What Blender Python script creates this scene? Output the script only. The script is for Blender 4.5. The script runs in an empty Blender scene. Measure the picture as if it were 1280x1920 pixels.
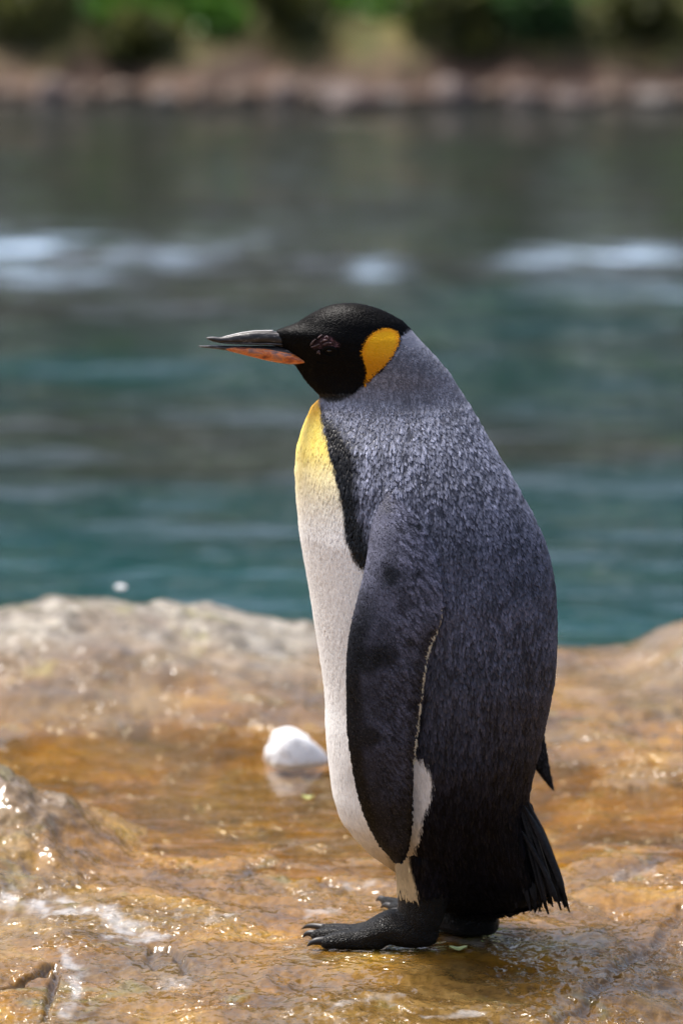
import bpy, bmesh, math
import numpy as np
from mathutils import Vector
from mathutils.bvhtree import BVHTree

R = math.radians
sc = bpy.context.scene
col = sc.collection
rng = np.random.default_rng(7)

# ------------------------------------------------------------------ camera, sky, sun, exposure
FPX = 10757.0                       # focal length in photo pixels (200 mm on a portrait frame)
PITCH = R(9.6)
CAM = np.array([0.0, -8.0, 1.970])
cam_d = bpy.data.cameras.new('camera')
cam = bpy.data.objects.new('camera', cam_d); col.objects.link(cam)
cam.location = CAM
cam.rotation_euler = (R(90) - PITCH, 0, 0)
cam_d.sensor_fit = 'VERTICAL'; cam_d.sensor_height = 36.0
cam_d.lens = 36.0 * FPX / 1920.0
cam_d.clip_start = 0.1; cam_d.clip_end = 2000
cam_d.dof.use_dof = True
cam_d.dof.focus_distance = 8.02
cam_d.dof.aperture_fstop = 3.3
sc.camera = cam

SUN_EL, SUN_AZ = R(64), math.atan2(-0.80, 0.52)     # azimuth as (x, y): high, from the left and beyond the pool
sdir = Vector((math.sin(SUN_AZ) * math.cos(SUN_EL), math.cos(SUN_AZ) * math.cos(SUN_EL), math.sin(SUN_EL)))
w = bpy.data.worlds.new('World'); sc.world = w; w.use_nodes = True
nt = w.node_tree; nt.nodes.clear()
sky = nt.nodes.new('ShaderNodeTexSky'); sky.sky_type = 'NISHITA'; sky.sun_disc = False
sky.sun_elevation = SUN_EL; sky.sun_rotation = SUN_AZ
sky.air_density = 1.0; sky.dust_density = 6.0; sky.ozone_density = 1.0
bg = nt.nodes.new('ShaderNodeBackground'); bg.inputs['Strength'].default_value = 0.15
wo = nt.nodes.new('ShaderNodeOutputWorld')
nt.links.new(sky.outputs[0], bg.inputs[0]); nt.links.new(bg.outputs[0], wo.inputs[0])
sl = bpy.data.lights.new('sun', 'SUN'); sl.energy = 3.6; sl.angle = R(14.0); sl.color = (1.0, 0.975, 0.94)
so = bpy.data.objects.new('sun', sl); col.objects.link(so)
so.rotation_euler = (-sdir).to_track_quat('-Z', 'Y').to_euler()
sc.view_settings.view_transform = 'Standard'; sc.view_settings.look = 'None'
sc.view_settings.gamma = 1.0; sc.view_settings.use_curve_mapping = False
sc.view_settings.exposure = 0.54
sc.cycles.use_denoising = True
sc.cycles.sample_clamp_indirect = 8.0
sc.cycles.max_bounces = 8; sc.cycles.transparent_max_bounces = 12

# ------------------------------------------------------------------ photo pixel <-> place
cp, sp_ = math.cos(PITCH), math.sin(PITCH)
def P(px, py, y):
    """point on the ray through a photo pixel at depth y (works on arrays)"""
    px, py, y = np.broadcast_arrays(np.asarray(px, float), np.asarray(py, float), np.asarray(y, float))
    X = (px - 640) / FPX; V = -(py - 960) / FPX
    dy = cp + V * sp_; dz = -sp_ + V * cp
    t = (y - CAM[1]) / dy
    return np.stack([X * t, CAM[1] + dy * t, CAM[2] + dz * t], -1)
def ground_at(px, py, z=0.0):
    X = (px - 640) / FPX; V = -(py - 960) / FPX
    dy = cp + V * sp_; dz = -sp_ + V * cp
    t = (z - CAM[2]) / dz
    return np.array([X * t, CAM[1] + dy * t, z])
def proj(p):
    d = np.asarray(p, float) - CAM
    dep = d[..., 1] * cp - d[..., 2] * sp_
    up = d[..., 1] * sp_ + d[..., 2] * cp
    return 640 + FPX * d[..., 0] / dep, 960 - FPX * up / dep

# ------------------------------------------------------------------ numpy noise
def _h2(ix, iy, s):
    n = (ix.astype(np.int64) * 374761393 + iy.astype(np.int64) * 668265263 + s * 974711) & 0xffffffff
    n = ((n ^ (n >> 13)) * 1274126177) & 0xffffffff
    return ((n ^ (n >> 16)) & 0xffff) / 65535.0
def vn2(x, y, s=0):
    x, y = np.asarray(x, float), np.asarray(y, float)
    ix, iy = np.floor(x), np.floor(y); fx, fy = x - ix, y - iy
    fx = fx * fx * fx * (fx * (fx * 6 - 15) + 10); fy = fy * fy * fy * (fy * (fy * 6 - 15) + 10)
    a, b = _h2(ix, iy, s), _h2(ix + 1, iy, s); c, d = _h2(ix, iy + 1, s), _h2(ix + 1, iy + 1, s)
    return (a * (1 - fx) + b * fx) * (1 - fy) + (c * (1 - fx) + d * fx) * fy
def fbm(x, y, o=4, s=0, g=0.5):
    v = 0; a = 1.0; t = 0
    for k in range(o):
        v = v + a * (vn2(x * 2 ** k + 17.3 * k, y * 2 ** k - 9.1 * k, s + k) - 0.5); t += a; a *= g
    return v / t * 2
def sstep(a, b, x):
    t = np.clip((x - a) / (b - a), 0, 1); return t * t * (3 - 2 * t)

# ------------------------------------------------------------------ mesh + object helpers
def mesh_np(name, v, f, mat=None, smooth=True, cols=None):
    """f: (n,3) or (n,4) int array or list of such"""
    fs = f if isinstance(f, list) else [f]
    me = bpy.data.meshes.new(name)
    v = np.asarray(v, np.float32)
    me.vertices.add(len(v)); me.vertices.foreach_set('co', v.ravel())
    idx = np.concatenate([np.asarray(a, np.int32).ravel() for a in fs])
    cnt = np.concatenate([np.full(len(a), np.asarray(a).shape[1], np.int32) for a in fs])
    st = np.concatenate([[0], np.cumsum(cnt)[:-1]]).astype(np.int32)
    me.loops.add(len(idx)); me.loops.foreach_set('vertex_index', idx)
    me.polygons.add(len(cnt)); me.polygons.foreach_set('loop_start', st); me.polygons.foreach_set('loop_total', cnt)
    me.update(calc_edges=True); me.validate()
    if smooth: me.polygons.foreach_set('use_smooth', np.ones(len(me.polygons), bool))
    if cols:
        for an, c in cols.items(): put_col(me, an, c)
    if mat: me.materials.append(mat)
    return me
def put_col(me, an, c):
    c = np.asarray(c, np.float32)
    if c.shape[1] == 3: c = np.concatenate([c, np.ones((len(c), 1), np.float32)], 1)
    at = me.color_attributes.new(an, 'FLOAT_COLOR', 'POINT'); at.data.foreach_set('color', c.ravel())
def obj(name, me, parent=None, loc=None):
    o = bpy.data.objects.new(name, me); col.objects.link(o)
    if parent: o.parent = parent
    if loc is not None: o.location = loc
    return o
def tag(o, label=None, cat=None, group=None, kind=None):
    for k, v in (('label', label), ('category', cat), ('group', group), ('kind', kind)):
        if v: o[k] = v
    return o
def grid_faces(nr, nc, wrap=False):
    r = np.arange(nr - 1)[:, None]; c = np.arange(nc if wrap else nc - 1)[None, :]
    c2 = (c + 1) % nc
    return np.stack([r * nc + c, r * nc + c2, (r + 1) * nc + c2, (r + 1) * nc + c], -1).reshape(-1, 4)
def loft(rings):
    """rings (m,n,3) -> closed mesh with fan caps"""
    m, n, _ = rings.shape
    v = rings.reshape(-1, 3)
    c0, c1 = rings[0].mean(0), rings[-1].mean(0)
    v = np.concatenate([v, [c0, c1]])
    q = grid_faces(m, n, True)
    k = np.arange(n); k2 = (k + 1) % n
    t0 = np.stack([k2, k, np.full(n, m * n)], -1)
    t1 = np.stack([(m - 1) * n + k, (m - 1) * n + k2, np.full(n, m * n + 1)], -1)
    return v, [q, np.concatenate([t0, t1])]
def tube(pts, rad, n=14, up=(0, 0, 1), sub=6, flat=None):
    """tapered tube along a smoothed path; rad = radius or (side, up) pairs; closed, rounded ends"""
    pts = np.asarray(pts, float); rad = np.asarray(rad, float)
    if rad.ndim == 1: rad = np.stack([rad, rad], 1)
    m = len(pts); t = np.linspace(0, m - 1, (m - 1) * sub + 1)
    def crv(a):
        out = np.empty((len(t), a.shape[1]))
        for i, u in enumerate(t):
            k = min(int(u), m - 2); s = u - k
            p0, p1, p2, p3 = a[max(k - 1, 0)], a[k], a[k + 1], a[min(k + 2, m - 1)]
            out[i] = 0.5 * (2 * p1 + (p2 - p0) * s + (2 * p0 - 5 * p1 + 4 * p2 - p3) * s * s + (3 * p1 - p0 - 3 * p2 + p3) * s ** 3)
        return out
    c, r = crv(pts), np.maximum(crv(rad), 1e-4)
    tan = np.gradient(c, axis=0); tan /= np.linalg.norm(tan, axis=1)[:, None] + 1e-12
    # rounded ends
    def cap(i, sgn):
        cs, rs = [], []
        for a in (70, 45, 20):
            a = R(a); cs.append(c[i] + sgn * tan[i] * r[i].mean() * math.sin(a) * 0.8); rs.append(r[i] * math.cos(a))
        return (cs, rs)
    a, b = cap(0, -1), cap(-1, 1)
    C = np.concatenate([a[0], c, b[0][::-1]]); RR = np.concatenate([a[1], r, b[1][::-1]])
    T = np.concatenate([[tan[0]] * 3, tan, [tan[-1]] * 3])
    U = np.broadcast_to(np.asarray(up, float), T.shape)
    S = np.cross(T, U); S /= np.linalg.norm(S, axis=1)[:, None] + 1e-9
    U = np.cross(S, T)
    th = np.linspace(0, 2 * math.pi, n, endpoint=False)
    rings = C[:, None] + S[:, None] * (RR[:, 0, None] * np.cos(th))[..., None] + U[:, None] * (RR[:, 1, None] * np.sin(th))[..., None]
    return loft(rings)
def join(parts):
    V, Q, T, o = [], [], [], 0
    for v, fs in parts:
        for f in fs:
            f = np.asarray(f)
            if len(f): (Q if f.shape[1] == 4 else T).append(f + o)
        V.append(v); o += len(v)
    fs = []
    if Q: fs.append(np.concatenate(Q))
    if T: fs.append(np.concatenate(T))
    return np.concatenate(V), fs
def lump(r, seed, sub=4, amp=0.25, fr=1.6):
    """icosphere pushed about by noise -> verts, tris"""
    bm = bmesh.new(); bmesh.ops.create_icosphere(bm, subdivisions=sub, radius=1.0)
    v = np.array([x.co[:] for x in bm.verts]); f = np.array([[q.index for q in p.verts] for p in bm.faces]); bm.free()
    n = fbm(v[:, 0] * fr + 5 * v[:, 2] * .37 + seed, v[:, 1] * fr + v[:, 2] * fr * .9 - seed, 4, seed)
    n2 = fbm(v[:, 2] * fr + seed * 2, v[:, 0] * fr * .8 - v[:, 1] * fr * .5, 4, seed + 9)
    return v * (1 + amp * (n + n2))[:, None] * np.asarray(r), [f]

# ------------------------------------------------------------------ materials
class Mat:
    def __init__(s, name):
        s.m = bpy.data.materials.new(name); s.m.use_nodes = True
        s.t = s.m.node_tree; s.b = s.t.nodes['Principled BSDF']; s.out = s.t.nodes['Material Output']
    def n(s, ty, **kw):
        x = s.t.nodes.new(ty)
        for k, v in kw.items():
            if k in x.inputs.keys(): x.inputs[k].default_value = v
            else: setattr(x, k, v)
        return x
    def l(s, a, b): s.t.links.new(a, b)
    def set(s, **kw):
        for k, v in kw.items(): s.b.inputs[k.replace('_', ' ')].default_value = v
        return s
    def coord(s): return s.n('ShaderNodeTexCoord').outputs['Object']
    def noise(s, scale, detail=4, rough=0.55, vec=None, dist=0.0):
        x = s.n('ShaderNodeTexNoise'); x.inputs['Scale'].default_value = scale; x.inputs['Detail'].default_value = detail
        x.inputs['Roughness'].default_value = rough; x.inputs['Distortion'].default_value = dist
        s.l(vec if vec is not None else s.coord(), x.inputs['Vector']); return x.outputs['Fac']
    def ramp(s, fac, stops):
        x = s.n('ShaderNodeValToRGB'); e = x.color_ramp.elements
        while len(e) < len(stops): e.new(0.5)
        for k, (p, c) in zip(e, stops): k.position = p; k.color = (*c, 1) if len(c) == 3 else c
        s.l(fac, x.inputs[0]); return x.outputs[0]
    def mix(s, fac, a, b, mode='MIX'):
        x = s.n('ShaderNodeMix', data_type='RGBA', blend_type=mode)
        for i, q in ((0, fac), (6, a), (7, b)):
            if isinstance(q, (int, float)): x.inputs[i].default_value = q
            elif isinstance(q, tuple): x.inputs[i].default_value = (*q, 1)
            else: s.l(q, x.inputs[i])
        return x.outputs[2]
    def math(s, op, a, b=None, c=None):
        x = s.n('ShaderNodeMath', operation=op)
        for i, q in enumerate((a, b, c)):
            if q is None: continue
            if isinstance(q, (int, float)): x.inputs[i].default_value = q
            else: s.l(q, x.inputs[i])
        return x.outputs[0]
    def attr(s, name):
        return s.n('ShaderNodeAttribute', attribute_name=name)
    def bump(s, h, strength=0.3, dist=0.01, normal=None):
        x = s.n('ShaderNodeBump'); x.inputs['Strength'].default_value = strength; x.inputs['Distance'].default_value = dist
        s.l(h, x.inputs['Height'])
        if normal is not None: s.l(normal, x.inputs['Normal'])
        return x.outputs[0]
def simple(name, c, rough=0.5, **kw):
    m = Mat(name); m.set(Base_Color=(*c, 1), Roughness=rough, **kw); return m.m

def rock_material():
    m = Mat('wet_rock')
    co = m.coord()
    at = m.attr('mask'); sep = m.n('ShaderNodeSeparateColor'); m.l(at.outputs['Color'], sep.inputs[0])
    dry, wet, lime = sep.outputs[0], sep.outputs[1], sep.outputs[2]
    dark = at.outputs['Alpha']
    n1 = m.noise(5.0, 6, 0.62, co, 0.6); n2 = m.noise(22.0, 6, 0.65, co, 0.4); n3 = m.noise(140.0, 4, 0.6, co)
    n4 = m.noise(1.9, 4, 0.6, co, 0.8)
    orange = m.ramp(n1, [(0.28, (0.05, 0.024, 0.005)), (0.42, (0.135, 0.062, 0.007)), (0.55, (0.25, 0.118, 0.009)), (0.70, (0.39, 0.225, 0.018))])
    brown = m.ramp(n2, [(0.30, (0.045, 0.030, 0.012)), (0.5, (0.125, 0.078, 0.024)), (0.7, (0.24, 0.16, 0.058))])
    wetc = m.mix(m.math('MULTIPLY', m.ramp(n4, [(0.42, (0, 0, 0)), (0.60, (1, 1, 1))]), 0.75), orange, brown)
    olive = m.ramp(m.noise(8.0, 3, 0.5, co, 1.0), [(0.60, (0, 0, 0)), (0.70, (1, 1, 1))])
    wetc = m.mix(m.math('MULTIPLY', olive, 0.6), wetc, (0.17, 0.145, 0.045))
    dryc = m.ramp(n2, [(0.30, (0.06, 0.052, 0.040)), (0.44, (0.16, 0.14, 0.11)), (0.56, (0.28, 0.25, 0.20)), (0.72, (0.42, 0.39, 0.33))])
    pink = m.ramp(n1, [(0.32, (0.085, 0.055, 0.032)), (0.5, (0.16, 0.105, 0.06)), (0.68, (0.25, 0.18, 0.115))])
    dryc = m.mix(wet, pink, dryc)
    moss = m.ramp(m.noise(9.0, 4, 0.6, co, 0.5), [(0.60, (0, 0, 0)), (0.70, (1, 1, 1))])
    dryc = m.mix(m.math('MULTIPLY', moss, 0.45), dryc, (0.33, 0.33, 0.09))
    c = m.mix(dry, wetc, dryc)
    c = m.mix(lime, c, (0.46, 0.46, 0.46))
    c = m.mix(m.math('MULTIPLY', dark, 0.85), c, (0.035, 0.025, 0.018))
    speck = m.ramp(n3, [(0.30, (0.55, 0.55, 0.55)), (0.5, (1, 1, 1)), (0.75, (1.25, 1.2, 1.15))])
    c = m.mix(0.6, c, speck, 'MULTIPLY')
    m.l(c, m.b.inputs['Base Color'])
    m.l(m.math('MULTIPLY_ADD', dry, 0.15, 0.55), m.b.inputs['Roughness'])
    # rough stone under a thin film of water: the film (coat) follows its own gentler ripples
    grain = m.math('MULTIPLY_ADD', m.noise(330.0, 3, 0.6, co), 0.25, m.noise(90.0, 5, 0.62, co, 0.3))
    m.l(m.bump(grain, 0.55, 0.006), m.b.inputs['Normal'])
    m.l(m.math('MULTIPLY_ADD', dry, -0.25, 1.0), m.b.inputs['Coat Weight'])
    m.b.inputs['Specular IOR Level'].default_value = 0.04; m.b.inputs['Coat Roughness'].default_value = 0.05; m.b.inputs['Coat IOR'].default_value = 1.42
    film = m.math('MULTIPLY_ADD', m.noise(100.0, 1, 0.4, co, 0.2), 0.24, m.noise(38.0, 1, 0.4, co, 0.8))
    patch = m.ramp(m.noise(6.5, 5, 0.65, co, 0.8), [(0.48, (0.06, 0.06, 0.06)), (0.64, (1, 1, 1))])
    bp = m.n('ShaderNodeBump'); bp.inputs['Distance'].default_value = 0.046
    m.l(film, bp.inputs['Height']); m.l(patch, bp.inputs['Strength'])
    m.l(bp.outputs[0], m.b.inputs['Coat Normal'])
    return m.m
M_ROCK = rock_material()

def puddle_material():
    m = Mat('puddle_water'); co = m.coord()
    fr = m.n('ShaderNodeFresnel'); fr.inputs['IOR'].default_value = 1.33
    mp = m.n('ShaderNodeMapping'); m.l(co, mp.inputs[0]); mp.inputs['Scale'].default_value = (0.55, 1.0, 1.0)
    h = m.math('MULTIPLY_ADD', m.noise(70.0, 3, 0.5, mp.outputs[0], 0.4), 0.25, m.noise(14.0, 3, 0.5, mp.outputs[0], 0.5))
    b = m.bump(h, 0.16, 0.01)
    tr = m.n('ShaderNodeBsdfTransparent'); tr.inputs[0].default_value = (0.99, 0.93, 0.78, 1)
    gl = m.n('ShaderNodeBsdfGlossy'); gl.inputs['Roughness'].default_value = 0.015
    m.l(b, gl.inputs['Normal']); m.l(b, fr.inputs['Normal'])
    mx = m.n('ShaderNodeMixShader'); m.l(fr.outputs[0], mx.inputs[0]); m.l(tr.outputs[0], mx.inputs[1]); m.l(gl.outputs[0], mx.inputs[2])
    m.l(mx.outputs[0], m.out.inputs[0]); return m.m
M_PUDDLE = puddle_material()

def pool_material():
    m = Mat('pool_water'); co = m.coord()
    mp = m.n('ShaderNodeMapping'); m.l(co, mp.inputs[0]); mp.inputs['Scale'].default_value = (0.5, 1.0, 1.0)
    sky_sheen = m.attr('sky_sheen').outputs['Fac']
    # far water tinted with bank reflection; shallower teal water towards the rocks, in patches
    sx = m.n('ShaderNodeSeparateXYZ'); m.l(co, sx.inputs[0])
    dep = m.math('ADD', m.math('MULTIPLY_ADD', sx.outputs[1], -0.115, 1.05), m.math('MULTIPLY_ADD', m.noise(0.9, 3, 0.5, mp.outputs[0], 0.5), 1.6, -0.8))
    depc = m.ramp(dep, [(0.0, (0.024, 0.027, 0.025)), (0.40, (0.013, 0.038, 0.042)), (1.0, (0.005, 0.056, 0.062))])
    c = m.mix(sky_sheen, depc, (0.52, 0.68, 0.88))  # sky reflection painted into the water colour
    m.l(c, m.b.inputs['Base Color'])
    m.set(Roughness=0.03, IOR=1.33)
    m.l(m.math('MULTIPLY_ADD', sky_sheen, 0.3, 0.03), m.b.inputs['Roughness'])
    h = m.math('MULTIPLY_ADD', m.noise(11.0, 3, 0.5, mp.outputs[0], 0.3), 0.4, m.noise(4.0, 3, 0.5, mp.outputs[0], 0.3))
    m.l(m.bump(h, 0.6, 0.035), m.b.inputs['Normal'])
    return m.m
M_POOL = pool_material()

def feather_material(name, rough=0.42, spec=0.5):
    m = Mat(name)
    a = m.attr('Col')
    m.l(a.outputs['Color'], m.b.inputs['Base Color'])
    m.set(Roughness=rough)
    m.l(m.math('MULTIPLY', a.outputs['Alpha'], spec), m.b.inputs['Specular IOR Level'])
    return m.m
M_FEATHER = feather_material('feathers', 0.36, 0.34)

def body_material():
    m = Mat('penguin_body'); co = m.coord()
    m.l(m.attr('Col').outputs['Color'], m.b.inputs['Base Color'])
    foot = m.attr('foot').outputs['Fac']
    v = m.n('ShaderNodeTexVoronoi', feature='DISTANCE_TO_EDGE'); v.inputs['Scale'].default_value = 330.0; m.l(co, v.inputs['Vector'])
    sc_ = m.math('MULTIPLY', m.math('MINIMUM', m.math('MULTIPLY', v.outputs['Distance'], 5.0), 1.0), foot)
    h = m.math('ADD', sc_, m.math('MULTIPLY', m.noise(160.0, 3, 0.6, co), 0.5))
    m.l(m.bump(h, 0.7, 0.003), m.b.inputs['Normal'])
    m.l(m.math('MULTIPLY_ADD', foot, -0.05, 0.5), m.b.inputs['Roughness'])
    m.l(m.math('MULTIPLY_ADD', foot, 0.22, 0.12), m.b.inputs['Specular IOR Level'])
    return m.m
M_BODY = body_material()

# ------------------------------------------------------------------ terrain
feet = [(P(700, 1770, -0.07)[:2], 0.17), (P(800, 1740, 0.09)[:2], 0.17)]
crest_px = np.array([[-400, 1150], [0, 1136], [80, 1119], [200, 1116], [330, 1121], [380, 1130], [470, 1147], [580, 1172],
                     [700, 1195], [900, 1222], [1050, 1230], [1140, 1232], [1280, 1228], [1700, 1226]], float)
Y_CREST = 2.12
cp3 = P(crest_px[:, 0], crest_px[:, 1], Y_CREST)
def crest_z(x): return np.interp(x, cp3[:, 0], cp3[:, 2])

LIME = [  # pale streaks: polyline in photo pixels, half width in metres
    ([(-20, 1697), (60, 1704), (130, 1706), (190, 1722), (240, 1746), (275, 1752)], 0.020, 0.9),
    ([(90, 1728), (150, 1724), (200, 1736)], 0.012, 0.8),
    ([(125, 1790), (150, 1830), (142, 1878), (124, 1900)], 0.010, 0.7),
    ([(640, 1890), (700, 1872), (770, 1868)], 0.008, 0.5), ([(800, 1905), (870, 1888), (905, 1882)], 0.007, 0.6),
    ([(1110, 1572), (1150, 1564), (1180, 1562)], 0.010, 0.5), ([(1170, 1625), (1210, 1622)], 0.012, 0.45),
    ([(660, 1648), (700, 1646)], 0.012, 0.55), ([(400, 1722), (440, 1716)], 0.008, 0.5), ([(310, 1834), (350, 1834)], 0.012, 0.4),
    ([(575, 1712), (640, 1706)], 0.006, 0.5), ([(1180, 1775), (1215, 1765)], 0.012, 0.45), ([(840, 1755), (900, 1765), (960, 1752)], 0.016, 0.35)]
CRACK = [
    ([(-30, 1862), (30, 1842), (75, 1824), (103, 1817)], 0.0075, 1.0), ([(103, 1817), (96, 1850), (78, 1890), (72, 1930)], 0.006, 0.9),
    ([(283, 1773), (318, 1775), (335, 1792), (352, 1814)], 0.006, 0.8), ([(283, 1773), (272, 1792), (290, 1806)], 0.005, 0.5),
    ([(1290, 1690), (1235, 1745), (1160, 1795), (1090, 1850), (1010, 1925)], 0.010, 0.55),
    ([(590, 1632), (612, 1640), (618, 1656)], 0.006, 0.6), ([(1060, 1652), (1130, 1645), (1230, 1608)], 0.012, 0.45),
    ([(1150, 1345), (1230, 1340), (1300, 1335)], 0.02, 0.5)]
def line_field(x, y, items, seed):
    out = np.zeros_like(x)
    wx = x + 0.014 * fbm(x * 22, y * 14, 3, seed); wy = y + 0.03 * fbm(x * 20 + 7, y * 12, 3, seed + 3)
    for pts, hw, s in items:
        g = np.array([ground_at(a, b)[:2] for a, b in pts]); d = np.full(x.shape, 9.0)
        for a, b in zip(g[:-1], g[1:]):
            ab = b - a; L = (ab * ab).sum()
            t = np.clip(((wx - a[0]) * ab[0] + (wy - a[1]) * ab[1]) / L, 0, 1)
            d = np.minimum(d, np.hypot(wx - a[0] - t * ab[0], (wy - a[1] - t * ab[1]) * 0.45))
        out = np.maximum(out, s * sstep(hw * 1.3, hw * 0.3, d * (1 + 0.9 * fbm(x * 60, y * 40, 3, seed + 5))))
    return out
def near_amp(x, y):
    k = np.ones_like(x)
    for c, r in feet: k = np.minimum(k, sstep(r * 0.55, r * 1.25, np.hypot(x - c[0], (y - c[1]) * 1.2)))
    return k
def H_base(x, y):
    k = near_amp(x, y)
    z = 0.022 * fbm(x * 2.1, y * 1.6, 3, 11) + 0.010 * fbm(x * 7, y * 5, 4, 21)
    r = fbm(x * 16, y * 9, 4, 31); z = z + 0.0055 * r + 0.0028 * fbm(x * 55, y * 34, 3, 41)
    z = z + 0.0018 * (1 - np.abs(fbm(x * 90, y * 55, 2, 47)) * 2)
    # flowing terraces running across the slab
    tz = (y * 7 + 1.2 * fbm(x * 3, y * 3, 3, 51)); z = z + 0.006 * (np.abs((tz % 1) - 0.5) * 2 - .5)
    z = z * k - 0.001 * (1 - k)
    # shallow basin that holds the puddle, deeper round the ice
    z = z - 0.026 * np.exp(-(((x + 0.14) / 0.46) ** 2 + ((y - 1.06) / 0.42) ** 2) ** 1.5)
    z = z - 0.012 * np.exp(-(((x - 0.42) / 0.30) ** 2 + ((y - 0.80) / 0.22) ** 2) ** 1.5)
    # rising edge of the slab towards the pool, then the drop into it
    cz = crest_z(x)
    e = sstep(1.38, Y_CREST, y)
    up = cz - 0.035 * sstep(-0.7, 0.2, x) * 0
    low = np.minimum(up, 0.055 + 0.01 * x)
    z = z * (1 - 0.3 * e) + low * e
    z = z - 1.6 * sstep(Y_CREST + 0.02, Y_CREST + 1.1, y)
    # right foreground rolls away
    q = (x - 0.20) * 0.8 + (-0.28 - y) * 0.6
    z = z - 0.09 * sstep(0.02, 0.45, q) * k
    z = z - 0.012 * line_field(x, y, CRACK, 70)
    return z
def hump_left_back(x, y):
    cz = crest_z(x) - 0.055
    p = np.where(y < Y_CREST, sstep(1.50, Y_CREST, y) ** 0.8, 1 - 0.9 * sstep(Y_CREST, Y_CREST + 0.55, y))
    side = sstep(0.10, -0.25, x) * sstep(-1.9, -1.2, x)
    h = (cz + 0.004) * p * side
    return h + (0.026 * fbm(x * 6, y * 5, 4, 91) + 0.011 * fbm(x * 25, y * 18, 3, 95)) * np.clip(h * 20, 0, 1) - 0.006
def hump_right_back(x, y):
    d = np.hypot((x - 0.84) / 0.36, (y - 2.02) / 0.42)
    h = 0.085 * np.clip(1 - d * d, -0.3, 1)
    return h + (0.020 * fbm(x * 8, y * 6, 4, 101) + 0.008 * fbm(x * 28, y * 20, 3, 105)) * np.clip(h * 25, 0, 1) - 0.005
def hump_left_front(x, y):
    d = np.hypot((x + 0.63) / 0.33 + .10 * fbm(x * 9, y * 7, 3, 113), (y - 0.58) / 0.52)
    h = 0.095 * np.clip(np.cos(np.clip(d, 0, 1.25) * math.pi / 2), -0.3, 1)
    h = h + (0.036 * fbm(x * 7, y * 5, 4, 111) + 0.016 * fbm(x * 24, y * 16, 4, 115) + 0.004 * fbm(x * 70, y * 50, 3, 117)) * np.clip(h * 14, 0, 1)
    return h - 0.006
def rock_mask(x, y, hump=None):
    pale = sstep(1.60, 1.95, y + 0.35 * fbm(x * 5, y * 4, 4, 251)) * (1 - .85 * sstep(-.1, .25, x) * sstep(.55, .4, x))
    n = fbm(x * 6, y * 4, 4, 201)
    dry = sstep(1.50, 1.95, y + 0.18 * n) * 0.95
    if hump is not None: dry = np.maximum(dry, sstep(0.01, 0.09, hump + 0.02 * n) * 0.85)
    dry = np.maximum(dry, 0.35 * sstep(0.30, 0.62, fbm(x * 4 + 3, y * 3, 4, 211)))
    rw = sstep(.22, .42, x) * sstep(1.2, 1.6, y); dry = dry * (1 - .45 * rw); pale = pale * (1 - .35 * rw)
    lime = 0.75 * line_field(x, y, LIME, 60) * sstep(-0.55, 0.35, fbm(x * 45, y * 25, 3, 221))
    dark = line_field(x, y, CRACK, 70)  # shadow in the cracks also darkened into the rock colour
    dark = np.maximum(dark, 0.55 * sstep(0.28, 0.50, fbm(x * 30, y * 16, 4, 231)) * sstep(0.05, 0.35, fbm(x * 5 + 9, y * 4, 3, 235)))
    if hump is not None: pale = np.maximum(pale, .45 * sstep(.02, .09, hump + .05 * n))
    return np.stack([dry, pale, lime, dark], -1)

def axis(lo, hi, step, far_lo, far_hi, g=1.22):
    a = list(np.arange(lo, hi + 1e-9, step)); s = step; v = lo; L = []
    while v > far_lo: s *= g; v -= s; L.append(v)
    s = step; v = hi; U = []
    while v < far_hi: s *= g; v += s; U.append(v)
    return np.array(L[::-1] + a + U)
def sheet(name, xs, ys, zf, mat, colf=None):
    X, Y = np.meshgrid(xs, ys); Z = zf(X, Y)
    v = np.stack([X, Y, Z], -1).reshape(-1, 3)
    return mesh_np(name, v, grid_faces(len(ys), len(xs)), mat, True, {k: f(X, Y).reshape(-1, f(X[:1, :1], Y[:1, :1]).shape[-1]) for k, f in (colf or {}).items()})
xs = axis(-0.78, 0.78, 0.0038, -60, 60); ys = np.concatenate([axis(-0.75, 1.4, 0.0050, -80, 1.4)[:-1], np.arange(1.4, 3.0, 0.009), np.arange(3.0, 3.6, .1)])
ys = ys[:np.searchsorted(ys, 3.5)]
o = obj('rock_ground', sheet('rock_ground', xs, ys, H_base, M_ROCK, {'mask': lambda x, y: rock_mask(x, y)}))
tag(o, 'wet orange brown rock slab under the penguin', None, None, 'structure')
def boulder(hf, x0, x1, y0, y1, st, label):
    X, Y = np.meshgrid(np.arange(x0, x1, st), np.arange(y0, y1, st * 1.3))
    h = hf(X, Y); hb = H_base(X, Y)
    Z = np.where(h > -0.02, hb + h, hb - 0.02)
    v = np.stack([X, Y, Z], -1).reshape(-1, 3); f = grid_faces(*X.shape)
    keep = (h.reshape(-1)[f] > -0.012).any(1); f = f[keep]
    used = np.unique(f); re = np.full(len(v), -1); re[used] = np.arange(len(used))
    mk = rock_mask(X, Y, h).reshape(-1, 4)[used]
    o = obj('boulder', mesh_np('boulder', v[used], re[f], M_ROCK, True, {'mask': mk}))
    return tag(o, label, 'rock', 'rocks round the slab')
boulder(hump_left_back, -2.1, 0.25, 1.40, 2.9, 0.008, 'broad pale humped rock with green tinges between the orange puddle and the pool')
boulder(hump_right_back, 0.25, 1.2, 1.45, 2.6, 0.007, 'pale rounded rock at the pool edge behind the penguin\'s tail')
boulder(hump_left_front, -1.0, -0.25, -0.05, 1.25, 0.0042, 'rough grey brown rock sloping down into the orange puddle beside a white streak')

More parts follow.
